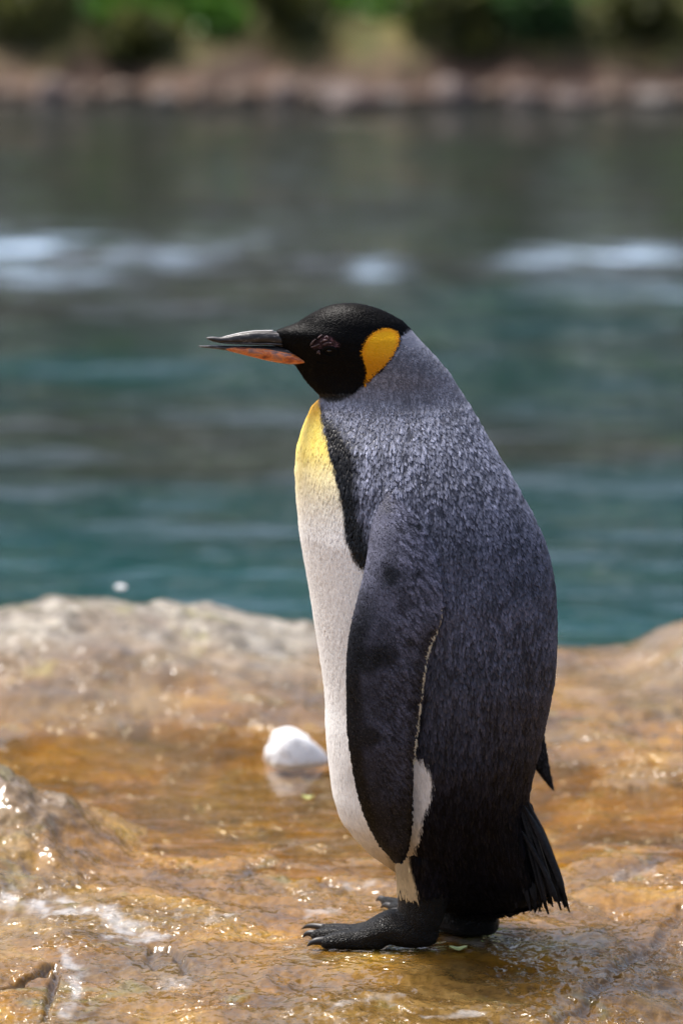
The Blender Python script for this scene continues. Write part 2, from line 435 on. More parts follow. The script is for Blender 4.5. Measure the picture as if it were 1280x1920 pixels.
# puddles
def puddle(x0, x1, y0, y1, z, label):
    X, Y = np.meshgrid(np.linspace(x0, x1, 60), np.linspace(y0, y1, 60))
    me = mesh_np('puddle', np.stack([X, Y, np.full_like(X, z)], -1).reshape(-1, 3), grid_faces(60, 60), M_PUDDLE)
    return tag(obj('puddle', me), label, None, None, 'structure')
PZ = -0.0085
puddle(-0.62, 0.16, 0.40, 1.62, PZ, 'shallow clear puddle on the orange rock round the ice')
puddle(0.17, 0.80, 0.50, 1.25, PZ - 0.001, 'shallow clear puddle on the orange rock behind the tail')

# ------------------------------------------------------------------ pool water
WZ = -0.25
def wave(x, y):
    big = 0.023 * fbm(x * 0.8, y * 1.9, 3, 301) + 0.0090 * fbm(x * 2.6, y * 6.0, 3, 311)
    band = np.exp(-((y - 9.75) / 0.75) ** 2)
    chop = 0.034 * fbm(x * 1.6, y * 4.2, 3, 321) * band + 0.005 * fbm(x * 2.2, y * 3.4, 3, 341) * sstep(11.5, 6.0, y)
    return WZ + big + chop
SKY_SHEEN = [(60, 470, 150, 34, .95), (20, 500, 90, 20, .7), (430, 455, 80, 20, .5), (330, 492, 60, 14, .35), (705, 513, 46, 16, .6), (1160, 478, 140, 20, .85), (1120, 466, 60, 14, .5),
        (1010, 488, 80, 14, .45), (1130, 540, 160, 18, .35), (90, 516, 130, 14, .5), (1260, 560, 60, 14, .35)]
def sky_sheen(x, y):  # sky reflected off the rippled band, painted as blue-white patches
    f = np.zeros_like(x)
    for px, py, rx, ry, s in SKY_SHEEN:
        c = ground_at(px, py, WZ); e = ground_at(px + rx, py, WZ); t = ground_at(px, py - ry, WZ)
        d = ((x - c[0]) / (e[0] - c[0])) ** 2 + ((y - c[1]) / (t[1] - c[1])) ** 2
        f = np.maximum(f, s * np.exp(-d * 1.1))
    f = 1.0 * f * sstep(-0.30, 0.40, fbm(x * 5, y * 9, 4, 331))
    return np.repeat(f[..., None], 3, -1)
xs = axis(-2.1, 2.1, 0.03, -60, 60, 1.3); ys = np.concatenate([np.arange(2.2, 15.9, 0.035)])
o = obj('pool_water', sheet('pool_water', xs, ys, wave, M_POOL, {'sky_sheen': sky_sheen}))
tag(o, 'dark teal rippling pool water behind the rocks', None, None, 'structure')

# ------------------------------------------------------------------ far bank
def bank_material():
    m = Mat('bank_soil'); co = m.coord()
    z = m.n('ShaderNodeSeparateXYZ'); m.l(co, z.inputs[0])
    n = m.noise(3.5, 5, 0.6, co, 0.6)
    soil = m.ramp(n, [(0.3, (0.03, 0.016, 0.011)), (0.5, (0.08, 0.043, 0.027)), (0.7, (0.13, 0.08, 0.05))])
    mos = m.ramp(m.noise(6.0, 4, 0.6, co, 0.4), [(0.3, (0.03, 0.036, 0.008)), (0.5, (0.10, 0.098, 0.022)), (0.72, (0.21, 0.155, 0.05))])
    h = m.math('ADD', z.outputs[2], m.math('MULTIPLY_ADD', m.noise(4.0, 3, 0.6, co), 0.32, -0.16))
    k = m.ramp(m.math('MULTIPLY_ADD', h, 3.2, 0.55), [(0.05, (0, 0, 0)), (0.42, (1, 1, 1))])
    m.l(m.mix(k, soil, mos), m.b.inputs['Base Color']); m.set(Roughness=0.85)
    m.l(m.bump(m.noise(25.0, 5, 0.6, co), 0.6, 0.05), m.b.inputs['Normal'])
    return m.m
M_BANK = bank_material()
def bank_h(x, y):
    e = y + 0.16 * fbm(x * 1.6, y * 0.5, 3, 401)
    z = -0.55 + 0.30 * sstep(14.9, 15.15, e) + 0.34 * sstep(15.1, 15.75, e) + 0.5 * sstep(15.7, 19, y) + 1.2 * sstep(19, 40, y)
    return z + (0.09 * fbm(x * 2.5, y * 2.5, 4, 411) + 0.03 * fbm(x * 9, y * 9, 3, 421)) * sstep(14.8, 15.2, y)
xs = axis(-2.4, 2.4, 0.03, -400, 400, 1.3); ys = axis(14.6, 17.2, 0.03, 14.5, 700, 1.3)
tag(obj('far_bank', sheet('far_bank', xs, ys, bank_h, M_BANK)), 'brown mossy bank across the pool', None, None, 'structure')

def stone_mat(name, a, b):
    m = Mat(name); co = m.coord(); n = m.noise(14.0, 5, 0.6, co, .3)
    m.l(m.ramp(n, [(0.3, a), (0.7, b)]), m.b.inputs['Base Color']); m.set(Roughness=0.6)
    m.l(m.bump(m.noise(50.0, 4, .6, co), .5, .02), m.b.inputs['Normal']); return m.m
SM = [stone_mat('pink_stone', (0.060, 0.040, 0.034), (0.15, 0.105, 0.092)), stone_mat('brown_stone', (0.06, 0.036, 0.024), (0.14, 0.088, 0.055)), stone_mat('grey_stone', (0.08, 0.067, 0.06), (0.17, 0.14, 0.125))]
SN = ['paler pinkish brown', 'dark brown', 'grey brown']
PX_STONES = [(-60, 1, .14), (25, 1, .12), (105, 0, .12), (165, 1, .09), (235, 1, .12), (310, 2, .09), (385, 1, .12), (455, 1, .10), (535, 0, .11), (590, 1, .08), (650, 0, .17), (735, 2, .10), (775, 1, .07), (842, 0, .13), (915, 1, .10), (985, 0, .12), (1075, 0, .13), (1150, 1, .11), (1225, 2, .12), (1300, 1, .12)]
for i, (px, k, r) in enumerate(PX_STONES):
    g = ground_at(px, 180, WZ + 0.03); g[1] += rng.uniform(-.08, .12)
    r *= .78; g[2] -= .015
    v, f = lump((r, r * .8, r * .72 * rng.uniform(.6, 1.3)), 500 + i, 3, 0.32, 1.6)
    o = obj('bank_stone', mesh_np('bank_stone', v, f, SM[k]), None, (g[0], g[1], g[2]))
    tag(o, f'{SN[k]} stone at the waterline of the far mossy bank', 'stone', f'{SN[k]} stones along the far waterline')

# foliage
def leaf_mat(name, a, b):
    m = Mat(name)
    oi = m.attr('Col').outputs['Fac']
    m.l(m.ramp(oi, [(0.0, a), (1.0, b)]), m.b.inputs['Base Color'])
    m.set(Roughness=0.42)
    tl = m.n('ShaderNodeBsdfTranslucent'); m.l(m.ramp(oi, [(0.0, a), (1.0, tuple(min(1, q * 1.3) for q in b))]), tl.inputs[0])
    mx = m.n('ShaderNodeMixShader'); mx.inputs[0].default_value = .4
    m.l(m.b.outputs[0], mx.inputs[1]); m.l(tl.outputs[0], mx.inputs[2]); m.l(mx.outputs[0], m.out.inputs[0])
    return m.m
LM = [leaf_mat('bright_leaf', (0.05, 0.14, 0.014), (0.17, 0.38, 0.05)), leaf_mat('dark_leaf', (0.018, 0.052, 0.012), (0.06, 0.14, 0.035)),
      leaf_mat('olive_leaf', (0.04, 0.05, 0.012), (0.14, 0.15, 0.04)), leaf_mat('silver_leaf', (0.10, 0.17, 0.09), (0.34, 0.44, 0.30))]
M_BARK = simple('bark', (0.07, 0.05, 0.035), 0.8)
def leaves(n, cen, rad, size, seed, shell=0.5):
    r = np.random.default_rng(seed)
    d = r.normal(size=(n, 3)); d /= np.linalg.norm(d, axis=1)[:, None]
    q = r.uniform(shell, 1, n) ** 0.6
    c = cen[r.integers(0, len(cen), n)] if len(cen) > 1 else np.repeat(cen, n, 0)
    p = c + d * (q * (1 + 0.0))[:, None] * rad
    a = d + r.normal(size=(n, 3)) * .8 + np.array([0, 0, -.4]); a /= np.linalg.norm(a, axis=1)[:, None]
    b = np.cross(a, r.normal(size=(n, 3))); b /= np.linalg.norm(b, axis=1)[:, None]
    nn = np.cross(a, b)
    L = size * r.uniform(.6, 1.3, n)[:, None]; Wd = L * .28
    v = np.stack([p, p + a * L * .45 + b * Wd + nn * L * .08, p + a * L - nn * L * .1, p + a * L * .45 - b * Wd + nn * L * .08, p + a * L * .5 - nn * L * .04], 1).reshape(-1, 3)
    k = np.arange(n)[:, None] * 5
    f = np.concatenate([k + [0, 1, 4], k + [1, 2, 4], k + [2, 3, 4], k + [3, 0, 4]])
    cc = np.repeat(r.uniform(0, 1, n), 5)
    return v, f, np.repeat(cc[:, None], 3, 1)
def shrub(px, py, y, r, lm, label, seed, group=None, leaf=0.055, n=1100):
    c = P(px, py, y); base = np.array([c[0], y, bank_h(c[:1], np.array([y]))[0] - .02])
    root = obj('shrub', None, None, base); tag(root, label, 'shrub', group)
    rr = np.random.default_rng(seed)
    top = c[2] - base[2]
    cl = np.array([[rr.normal() * r * .45, rr.normal() * r * .3, max(top, .12) + rr.normal() * r * .3] for _ in range(7)])
    v, f, cc = leaves(n, cl, np.array([r * .55, r * .5, r * .45]), leaf, seed)
    obj('crown', mesh_np('crown', v, f, LM[lm], False, {'Col': cc}), root)
    for q in cl[:4]:
        vs, fs = tube([(0, 0, 0), q * np.array([.4, .4, .6]), q], [.012, .009, .004], 6, up=(0, 1, .2), sub=2)
        obj('stem', mesh_np('stem', vs, fs, M_BARK), root)
SH = [(60, -10, 15.95, .30, 0, 'bright green leafy shrub'), (180, -30, 16.3, .32, 0, 'light green leafy shrub'), (300, 5, 15.85, .22, 2, 'olive green low shrub'),
      (400, -25, 16.2, .30, 0, 'bright green leafy shrub'), (520, -15, 16.0, .30, 1, 'dark green shrub'), (640, -40, 16.35, .36, 1, 'dark green shrub'),
      (740, -10, 15.9, .27, 1, 'dark green shrub'), (880, -10, 15.8, .24, 0, 'bright green leafy shrub'), (900, -5, 15.6, .10, 3, 'small pale silvery green plant'),
      (1090, -30, 16.1, .22, 3, 'silvery white leaved plant'), (1010, -22, 16.25, .30, 1, 'dark green shrub'), (1230, 0, 15.8, .30, 0, 'bright green leafy shrub'),
      (1000, 95, 15.45, .14, 1, 'low dark green tuft'), (250, 75, 15.5, .12, 2, 'low olive tuft'), (860, 80, 15.45, .13, 2, 'low olive tuft'), (60, 60, 15.5, .14, 2, 'low olive tuft'),
      (-160, -20, 16.1, .34, 1, 'dark green shrub'), (1420, -20, 16.1, .34, 1, 'dark green shrub'), (560, 70, 15.5, .12, 2, 'low olive tuft'), (1180, 85, 15.45, .13, 2, 'low olive tuft')]
for i, (px, py, y, r, lm, lb) in enumerate(SH):
    shrub(px, py + 12, y, r * 1.35, lm, lb + ' growing on the far bank above the pool', 600 + i, lb + 's on the far bank')
gr = np.random.default_rng(77)
gx = gr.uniform(-6.5, 6.5, 1140); gy = 15.60 + 1.4 * gr.random(1140) ** 1.3
gz = bank_h(gx, gy)
keepg = fbm(gx * 1.3, gy * 1.3, 3, 78) > -.25
cen = np.stack([gx, gy, gz + .03], -1)[keepg]
v, f, cc = leaves(36000, cen, np.array([.09, .08, .07]), .075, 79, .1)
cc = np.clip(cc * .6 + .4 * (.5 + fbm(v[:, 0] * .9, v[:, 1] * .9, 2, 80))[:, None], 0, 1)
tag(obj('bank_ground_cover', mesh_np('bank_ground_cover', v, f, LM[0], False, {'Col': cc})), 'low bright green ground cover trailing along the far bank', 'ground cover', None, 'stuff')
def tree(x, y, h, r, seed, lm):
    z0 = float(bank_h(np.array([x]), np.array([y]))[0]) - .05
    root = obj('tree', None, None, (x, y, z0)); tag(root, 'leafy green tree standing behind the far bank shrubs', 'tree', 'trees behind the far bank')
    rr = np.random.default_rng(seed)
    vs, fs = tube([(0, 0, 0), (.08, .05, h * .3), (-.05, .1, h * .7)], [.16, .12, .06], 9, up=(0, 1, 0), sub=4)
    parts = [(vs, fs)]
    cl = []
    for k in range(16):
        a = rr.uniform(0, 6.28); q = rr.uniform(.2, 1) * r
        c = np.array([math.cos(a) * q, math.sin(a) * q * .8, h * rr.uniform(.2, .95)]); cl.append(c)
        s = np.array([0, 0.05, min(c[2] * .7, h * .6)])
        parts.append(tube([s, (s + c) / 2 + [0, 0, .1], c], [.05, .035, .012], 6, up=(.1, 1, .1), sub=2))
    v, f = join(parts); obj('trunk', mesh_np('trunk', v, f, M_BARK), root)
    v, f, cc = leaves(5200, np.array(cl), np.array([r * .42, r * .42, h * .16]), .17, seed, .2)
    obj('crown', mesh_np('crown', v, f, LM[lm], False, {'Col': cc}), root)
for i, (x, y, h, r, lm) in enumerate([(-9, 20, 4.0, 2.0, 1), (-5.6, 18.6, 3.4, 1.9, 2), (-3.1, 19.6, 4.2, 1.8, 1), (-1.2, 18.6, 3.5, 1.5, 2), (0.8, 19.4, 4.0, 1.8, 1), (3.0, 18.8, 3.6, 1.9, 2), (5.6, 19.4, 4.1, 2.0, 1), (9.2, 20, 4.0, 2.0, 1)]):
    tree(x, y, h, r, 700 + i, lm)

# ------------------------------------------------------------------ ice, and a lump for a glint
def ice_material():
    m = Mat('ice'); co = m.coord()
    m.set(Base_Color=(0.93, 0.94, 0.95, 1), Roughness=0.35, Subsurface_Weight=0.35, Subsurface_Scale=0.02, IOR=1.31)
    m.b.inputs['Subsurface Radius'].default_value = (1, 1, 1)
    m.l(m.bump(m.noise(90.0, 5, .65, co, .6), .8, .010), m.b.inputs['Normal']); return m.m
M_ICE = ice_material()
g = ground_at(547, 1432, PZ)
v, f = lump((0.047, 0.040, 0.055), 811, 4, 0.17, 1.7)
zz = v[:, 2]
taper = np.where(zz > 0, 1 - 0.22 * (np.clip(zz, 0, .07) / .07) ** 2, 1.0)
v[:, 0] = v[:, 0] * taper - 0.006 * (zz / .05); v[:, 1] *= taper
v[:, 0] = np.where(v[:, 0] > 0, v[:, 0] * (1 + 0.35 * sstep(.03, -.005, zz)), v[:, 0])
v[:, 2] = np.where(zz < 0, zz * .3, .076 * np.tanh(zz / .066))
tag(obj('ice_or_glint_lump', mesh_np('ice_or_glint_lump', v, f, M_ICE), None, (g[0], g[1] + .03, PZ)), 'rounded white lump of ice lying in the orange puddle', 'ice')
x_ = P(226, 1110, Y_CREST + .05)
v, f = lump((0.010, 0.009, 0.005), 822, 3, 0.3, 1.8)  # tiny white lump added in place of a glint of light
tag(obj('ice_or_glint_lump', mesh_np('glint_lump', v, f, M_ICE), None, (x_[0], x_[1], float(crest_z(x_[0])) + .006)), 'tiny bright lump standing in for a glint on the crest of the humped rock', 'ice')

# fallen leaves
M_LEAF = simple('leaf_yellow_green', (0.66, 0.70, 0.28), 0.35, Coat_Weight=0.6)
def fallen_leaf(px, py, L, rz, label, z=None):
    g = ground_at(px, py, 0.0); n = 9
    t = np.linspace(0, 1, n); wd = L * .30 * np.sin(np.pi * t ** .8) ** .9 + 0.0004
    top = []
    for s, k in ((-1, 0), (-.5, 1), (0, 2), (.5, 1), (1, 0)):
        top.append(np.stack([(t - .5) * L, s * wd, 0.0030 * s * s + .003 * (2 * t - 1) ** 2 + .0006 * np.sin(9 * t)], -1))
    top = np.stack(top, 1).reshape(-1, 3); bot = top - [0, 0, .0007]
    f = grid_faces(n, 5); v = np.concatenate([top, bot])
    e = [k * 5 for k in range(n)] + [(n - 1) * 5 + j for j in range(1, 5)] + [k * 5 + 4 for k in range(n - 2, -1, -1)] + [j for j in range(3, 0, -1)]
    sd = np.array([[e[i], e[(i + 1) % len(e)], e[(i + 1) % len(e)] + n * 5, e[i] + n * 5] for i in range(len(e))])
    fs = np.concatenate([f, f[:, ::-1] + n * 5, sd[:, ::-1]])
    o = obj('fallen_leaf', mesh_np('blade', v, fs, M_LEAF))
    hz = float(H_base(g[:1], g[1:2])[0]) + .003 if z is None else z
    o.location = (g[0], g[1], hz); o.rotation_euler = (0.03, 0.02, rz)
    tag(o, label, 'leaf')
fallen_leaf(858, 1783, 0.026, 0.15, 'small yellow green leaf lying on the rock beside the penguin\'s heel')
fallen_leaf(577, 1489, 0.020, -0.1, 'small yellow leaf floating in the puddle below the ice', PZ + .001)

# ------------------------------------------------------------------ penguin
root = obj('penguin', None, None, (0.09, 0.0, 0.0))
tag(root, 'king penguin standing in profile on wet rock, grey back, white belly, orange ear patch', 'penguin')
RO = np.array([0.09, 0, 0])
def part(name, me, parent=root):
    o = obj(name, me, parent); return o

FRONT = np.array([[569.5, 645], [570.5, 637], [572, 625], [575, 613], [580, 601], [585, 590], [592, 578], [598, 568], [604, 559], [609, 548], [614, 534], [618, 520], [622, 513], [640, 517], [652, 526], [665, 537], [677, 546], [686, 553], [696, 560], [716, 574], [731, 589], [739, 598], [745, 601], [752, 594], [766, 583], [798, 569], [837, 557], [879, 553], [934, 556], [993, 561],
                  [1048, 570], [1103, 580], [1162, 589], [1217, 598], [1270, 606], [1310, 610], [1350, 610], [1384, 612], [1432, 617], [1485, 624], [1524, 635], [1555, 655], [1590, 685], [1612, 715], [1632, 742], [1660, 765], [1700, 800]], float)
BACK = np.array([[569.5, 655], [570.5, 668], [572, 680], [577, 701], [589, 731], [602, 754], [616, 768], [634, 783], [665, 812], [698, 841], [740, 867], [786, 894], [829, 917], [875, 945], [917, 970], [964, 996], [1010, 1017], [1056, 1031],
                 [1099, 1039], [1162, 1043], [1221, 1042], [1280, 1037], [1349, 1022], [1402, 1011], [1441, 1000], [1476, 992], [1500, 989], [1537, 995], [1577, 1005], [1612, 1017], [1650, 1024], [1680, 1010], [1700, 975]], float)
WID = np.array([[569.5, .003], [570.5, .010], [572, .016], [575, .023], [580, .030], [590, .038], [602, .044], [630, .051], [660, .053], [690, .053], [720, .052], [745, .056], [780, .075], [830, .100], [900, .126], [1000, .147], [1100, .154], [1250, .155], [1400, .150], [1500, .138], [1560, .124], [1620, .102], [1660, .080], [1700, .045]], float)
def smooth_tab(tab, y, k=9):
    v = np.interp(y, tab[:, 0], tab[:, 1]); pad = np.pad(v, k, mode='edge')
    for _ in range(2):
        pad = np.convolve(np.pad(pad, 2, mode='edge'), np.ones(5) / 5, 'valid')
    return pad[k:-k]
py = np.concatenate([np.linspace(569.5, 580, 22)[:-1], np.linspace(580, 760, 150)[:-1], np.linspace(760, 1700, 320)])
xf, xb, wd = smooth_tab(FRONT, py), smooth_tab(BACK, py), smooth_tab(WID, py)
# the crown must not be eroded by smoothing
xf[:18] = np.interp(py[:18], FRONT[:, 0], FRONT[:, 1]); xb[:18] = np.interp(py[:18], BACK[:, 0], BACK[:, 1]); wd[:18] = np.interp(py[:18], WID[:, 0], WID[:, 1])
pf, pb = P(xf, py, 0.0), P(xb, py, 0.0)
NT = 72
th = np.linspace(0, 2 * np.pi, NT, endpoint=False)
headk = sstep(770, 690, py)
aa = 1.05 + 0.38 * headk * sstep(585, 630, py)       # head: widest towards the nape, tapering to the bill
kk = 0.92 + 0.20 * headk
tt = ((1 - np.cos(th)) / 2)
T = tt[None, :] ** (1 / aa[:, None])
Yw = wd[:, None] * np.sign(np.sin(th))[None, :] * np.abs(np.sin(th))[None, :] ** kk[:, None]
rings = np.stack([pf[:, 0, None] + (pb[:, 0] - pf[:, 0])[:, None] * T, Yw, np.broadcast_to(pf[:, 2, None], T.shape)], -1)
torso = loft(rings)

FL = np.array([[915, 712, 735], [945, 702, 768], [985, 696, 795], [1040, 689, 815], [1090, 678, 827], [1130, 667, 831], [1165, 658, 829], [1190, 653, 817], [1215, 650, 804], [1260, 647, 797], [1320, 648, 790], [1371, 649, 783],
               [1430, 657, 776], [1481, 666, 774], [1542, 684, 774], [1580, 706, 769], [1605, 727, 761], [1617, 739, 752]], float)
FLY = np.array([[915, -.108, .020], [960, -.125, .030], [1000, -.137, .034], [1050, -.149, .034], [1100, -.158, .030], [1170, -.166, .025], [1260, -.170, .020], [1400, -.167, .015], [1500, -.157, .012], [1580, -.142, .009], [1617, -.132, .005]], float)
def flipper_mesh():
    v_ = np.linspace(915, 1617, 90); n = 40
    le = smooth_tab(FL[:, [0, 1]], v_); tr = smooth_tab(FL[:, [0, 2]], v_)
    le[-6:] = np.interp(v_[-6:], FL[:, 0], FL[:, 1]); tr[-6:] = np.interp(v_[-6:], FL[:, 0], FL[:, 2])
    yc = np.interp(v_, FLY[:, 0], FLY[:, 1]); thk = np.interp(v_, FLY[:, 0], FLY[:, 2])
    a = np.linspace(0, 2 * np.pi, n, endpoint=False)
    t = (1 - np.cos(a)) / 2
    prof = np.sin(a) * (0.55 + 0.45 * (1 - t)) ** 0.6          # thick leading edge, thin trailing edge
    rings = []
    for i in range(len(v_)):
        px = le[i] + (tr[i] - le[i]) * t
        y = yc[i] - prof * thk[i] * .5
        y = y + 0.016 * (1 - t) ** 2 + 0.006 * t ** 2 - 0.010       # follows the curve of the flank
        rings.append(P(px, v_[i], y))
    return loft(np.array(rings))
flip_near = flipper_mesh()
# the far flipper is held back: its tip shows behind the back
fa = np.array([P(800, 960, .12), P(860, 1090, .168), P(925, 1230, .185), P(985, 1370, .178), P(1033, 1474, .165)])
flip_far = tube(fa, [(.030, .012), (.048, .012), (.046, .009), (.026, .006), (.003, .002)], 20, up=(0, 1, 0), sub=10)

def foot_parts(spec, tip):
    out = []
    for pts, rad in spec: out.append(tube([P(*p) for p in pts], rad, 14, sub=6))
    return out
# near foot / leg
Z0 = 0.0
def gpt(px, py_, z):                      # a point at height z over the ground below the ray
    return ground_at(px, py_, z)
near = []
near.append(tube([P(800, 1600, -.065), P(795, 1650, -.068), P(792, 1690, -.068), P(786, 1725, -.068), P(775, 1752, -.068)],
                 [(.052, .050), (.040, .040), (.034, .036), (.032, .031), (.022, .022)], 18, up=(1, 0, 0)))
near.append(tube([P(800, 1748, -.068), P(770, 1744, -.068), P(738, 1738, -.062), P(705, 1745, -.056), P(680, 1752, -.052)],
                 [(.024, .021), (.030, .026), (.034, .026), (.036, .020), (.034, .014)], 18))
toes = [([(710, 1740, -.045), (665, 1742, -.010), (635, 1742, .008), (606, 1742, .020)], [.015, .0115, .0095, .0075], .036),
        ([(710, 1750, -.055), (655, 1750, -.036), (618, 1750, -.026), (590, 1750, -.020)], [.017, .0130, .0110, .0080], .018),
        ([(710, 1758, -.068), (665, 1762, -.070), (632, 1766, -.071), (610, 1768, -.072)], [.018, .0150, .0130, .0100], .026)]
def set_on_ground(p, r, z=0.0):
    p = p.copy(); p[2] = z + r * .93; return p
def toe_chain(toe, dz=0.0):
    pts = [P(*p) for p in toe[0]]; r = toe[1]
    pts = [set_on_ground(p, q, dz * i) if i else p for i, (p, q) in enumerate(zip(pts, r))]
    return pts, r
claws = []
for t_ in toes:
    pts, r = toe_chain(t_)
    near.append(tube(pts, [(a * 1.15, a * .95) for a in r], 14))
    claws.append((pts[-2], pts[-1], r[-1], t_[2]))
# webs between the toes
near.append(tube([set_on_ground(P(690, 1758, -.055), .008), set_on_ground(P(655, 1760, -.042), .006), set_on_ground(P(636, 1762, -.036), .004)], [(.036, .008), (.034, .006), (.026, .004)], 14))
far = []
far.append(tube([P(850, 1600, .055), P(866, 1660, .062), P(872, 1700, .066), P(868, 1725, .070)], [(.052, .050), (.042, .040), (.038, .036), (.026, .028)], 16, up=(1, 0, 0)))
hl = gpt(868, 1728, .018)
toe_end = [gpt(722, 1690, .012), gpt(735, 1702, .012), gpt(752, 1712, .012)]
far.append(tube([hl + [.035, -.01, 0], hl + [0, 0, .004], hl * .55 + toe_end[1] * .45 + [0, 0, .006]], [(.024, .018), (.036, .024), (.036, .016)], 16))
far_claws = []
for e in toe_end:
    b = hl * .55 + toe_end[1] * .45; mid = b * .45 + e * .55
    far.append(tube([b, mid, e], [.015, .012, .008], 12)); far_claws.append((mid, e, .008))

# tail stump under the feathers
tail_core = tube([P(930, 1540, 0), P(960, 1590, 0), P(985, 1640, 0), P(1000, 1668, 0)], [(.055, .075), (.045, .06), (.028, .045), (.012, .025)], 16, up=(0, 1, 0))
# brow and cheek over the eye
brow = []
body_parts = {'torso': join([torso, tail_core]), 'flip': join([flip_near, flip_far]), 'foot': join(near + far)}
v, f = join(list(body_parts.values()))
tmp = bpy.data.objects.new('tmp', mesh_np('tmp', v, f)); col.objects.link(tmp)
bm = bmesh.new(); bm.from_mesh(tmp.data); bmesh.ops.recalc_face_normals(bm, faces=bm.faces); bm.to_mesh(tmp.data); bm.free()
md = tmp.modifiers.new('r', 'REMESH'); md.mode = 'VOXEL'; md.voxel_size = 0.0026; md.use_smooth_shade = True
ms = tmp.modifiers.new('s', 'SMOOTH'); ms.factor = 0.5; ms.iterations = 3
me_body = bpy.data.meshes.new_from_object(tmp.evaluated_get(bpy.context.evaluated_depsgraph_get()))
bpy.data.objects.remove(tmp)
nv = len(me_body.vertices); V = np.empty(nv * 3, np.float32); me_body.vertices.foreach_get('co', V); V = V.reshape(-1, 3).astype(float)
def bvh(p):
    v, f = p; polys = [tuple(int(i) for i in q) for a in f for q in a]
    return BVHTree.FromPolygons([Vector(x) for x in v], polys)
trees = {k: bvh(p) for k, p in body_parts.items()}
def zone(pts):
    D = np.array([[trees[k].find_nearest(Vector(p))[3] for k in ('torso', 'flip', 'foot')] for p in pts])
    return D.argmin(1), D

# ---- colour pattern, in the flank's own flattened coordinates (mirrored for the far side)
def flat(p):
    q = np.array(p, float).copy(); q[:, 1] = -np.abs(q[:, 1]); return proj(q)
def poly_sd(u, v, poly):
    """signed distance, negative inside"""
    poly = np.asarray(poly, float); a = poly; b = np.roll(poly, -1, 0)
    d = np.full(u.shape, 1e9); ins = np.zeros(u.shape, bool)
    for (x0, y0), (x1, y1) in zip(a, b):
        L = (x1 - x0) ** 2 + (y1 - y0) ** 2
        t = np.clip(((u - x0) * (x1 - x0) + (v - y0) * (y1 - y0)) / L, 0, 1)
        d = np.minimum(d, np.hypot(u - x0 - t * (x1 - x0), v - y0 - t * (y1 - y0)))
        c = ((y0 > v) != (y1 > v)) & (u < (x1 - x0) * (v - y0) / (y1 - y0 + 1e-12) + x0); ins ^= c
    return np.where(ins, -d, d)
WHITE = [(450, 735), (598, 742), (603, 782), (616, 845), (631, 896), (643, 959), (649, 1010), (667, 1052), (690, 1072), (720, 1120), (740, 1250), (760, 1380), (780, 1411), (802, 1432), (808, 1459), (805, 1494), (791, 1529), (783, 1572), (768, 1603), (767, 1621), (775, 1647), (785, 1678), (782, 1700), (766, 1684), (738, 1664), (600, 1660), (450, 1640)]
HEAD = [(400, 500), (800, 500), (775, 612), (764, 619), (748, 632), (744, 652), (732, 672), (712, 694), (686, 718), (668, 733), (640, 749), (620, 753), (603, 747), (560, 742), (400, 742)]
EAR = [(715, 615), (730, 616), (741, 621), (745, 630), (743, 648), (733, 665), (720, 681), (700, 701), (688, 713), (681, 722), (684, 706), (683, 693), (677, 677), (674, 660), (678, 645), (686, 631), (698, 620)]
STRIPE = [(600, 757), (612, 775), (650, 815), (668, 860), (670, 920), (672, 960), (690, 1010), (700, 1085), (680, 1085), (640, 1030), (625, 900), (605, 800)]
lin = lambda r, g, b: np.array([(x / 255 / 12.92 if x / 255 <= .04045 else ((x / 255 + .055) / 1.055) ** 2.4) for x in (r, g, b)])
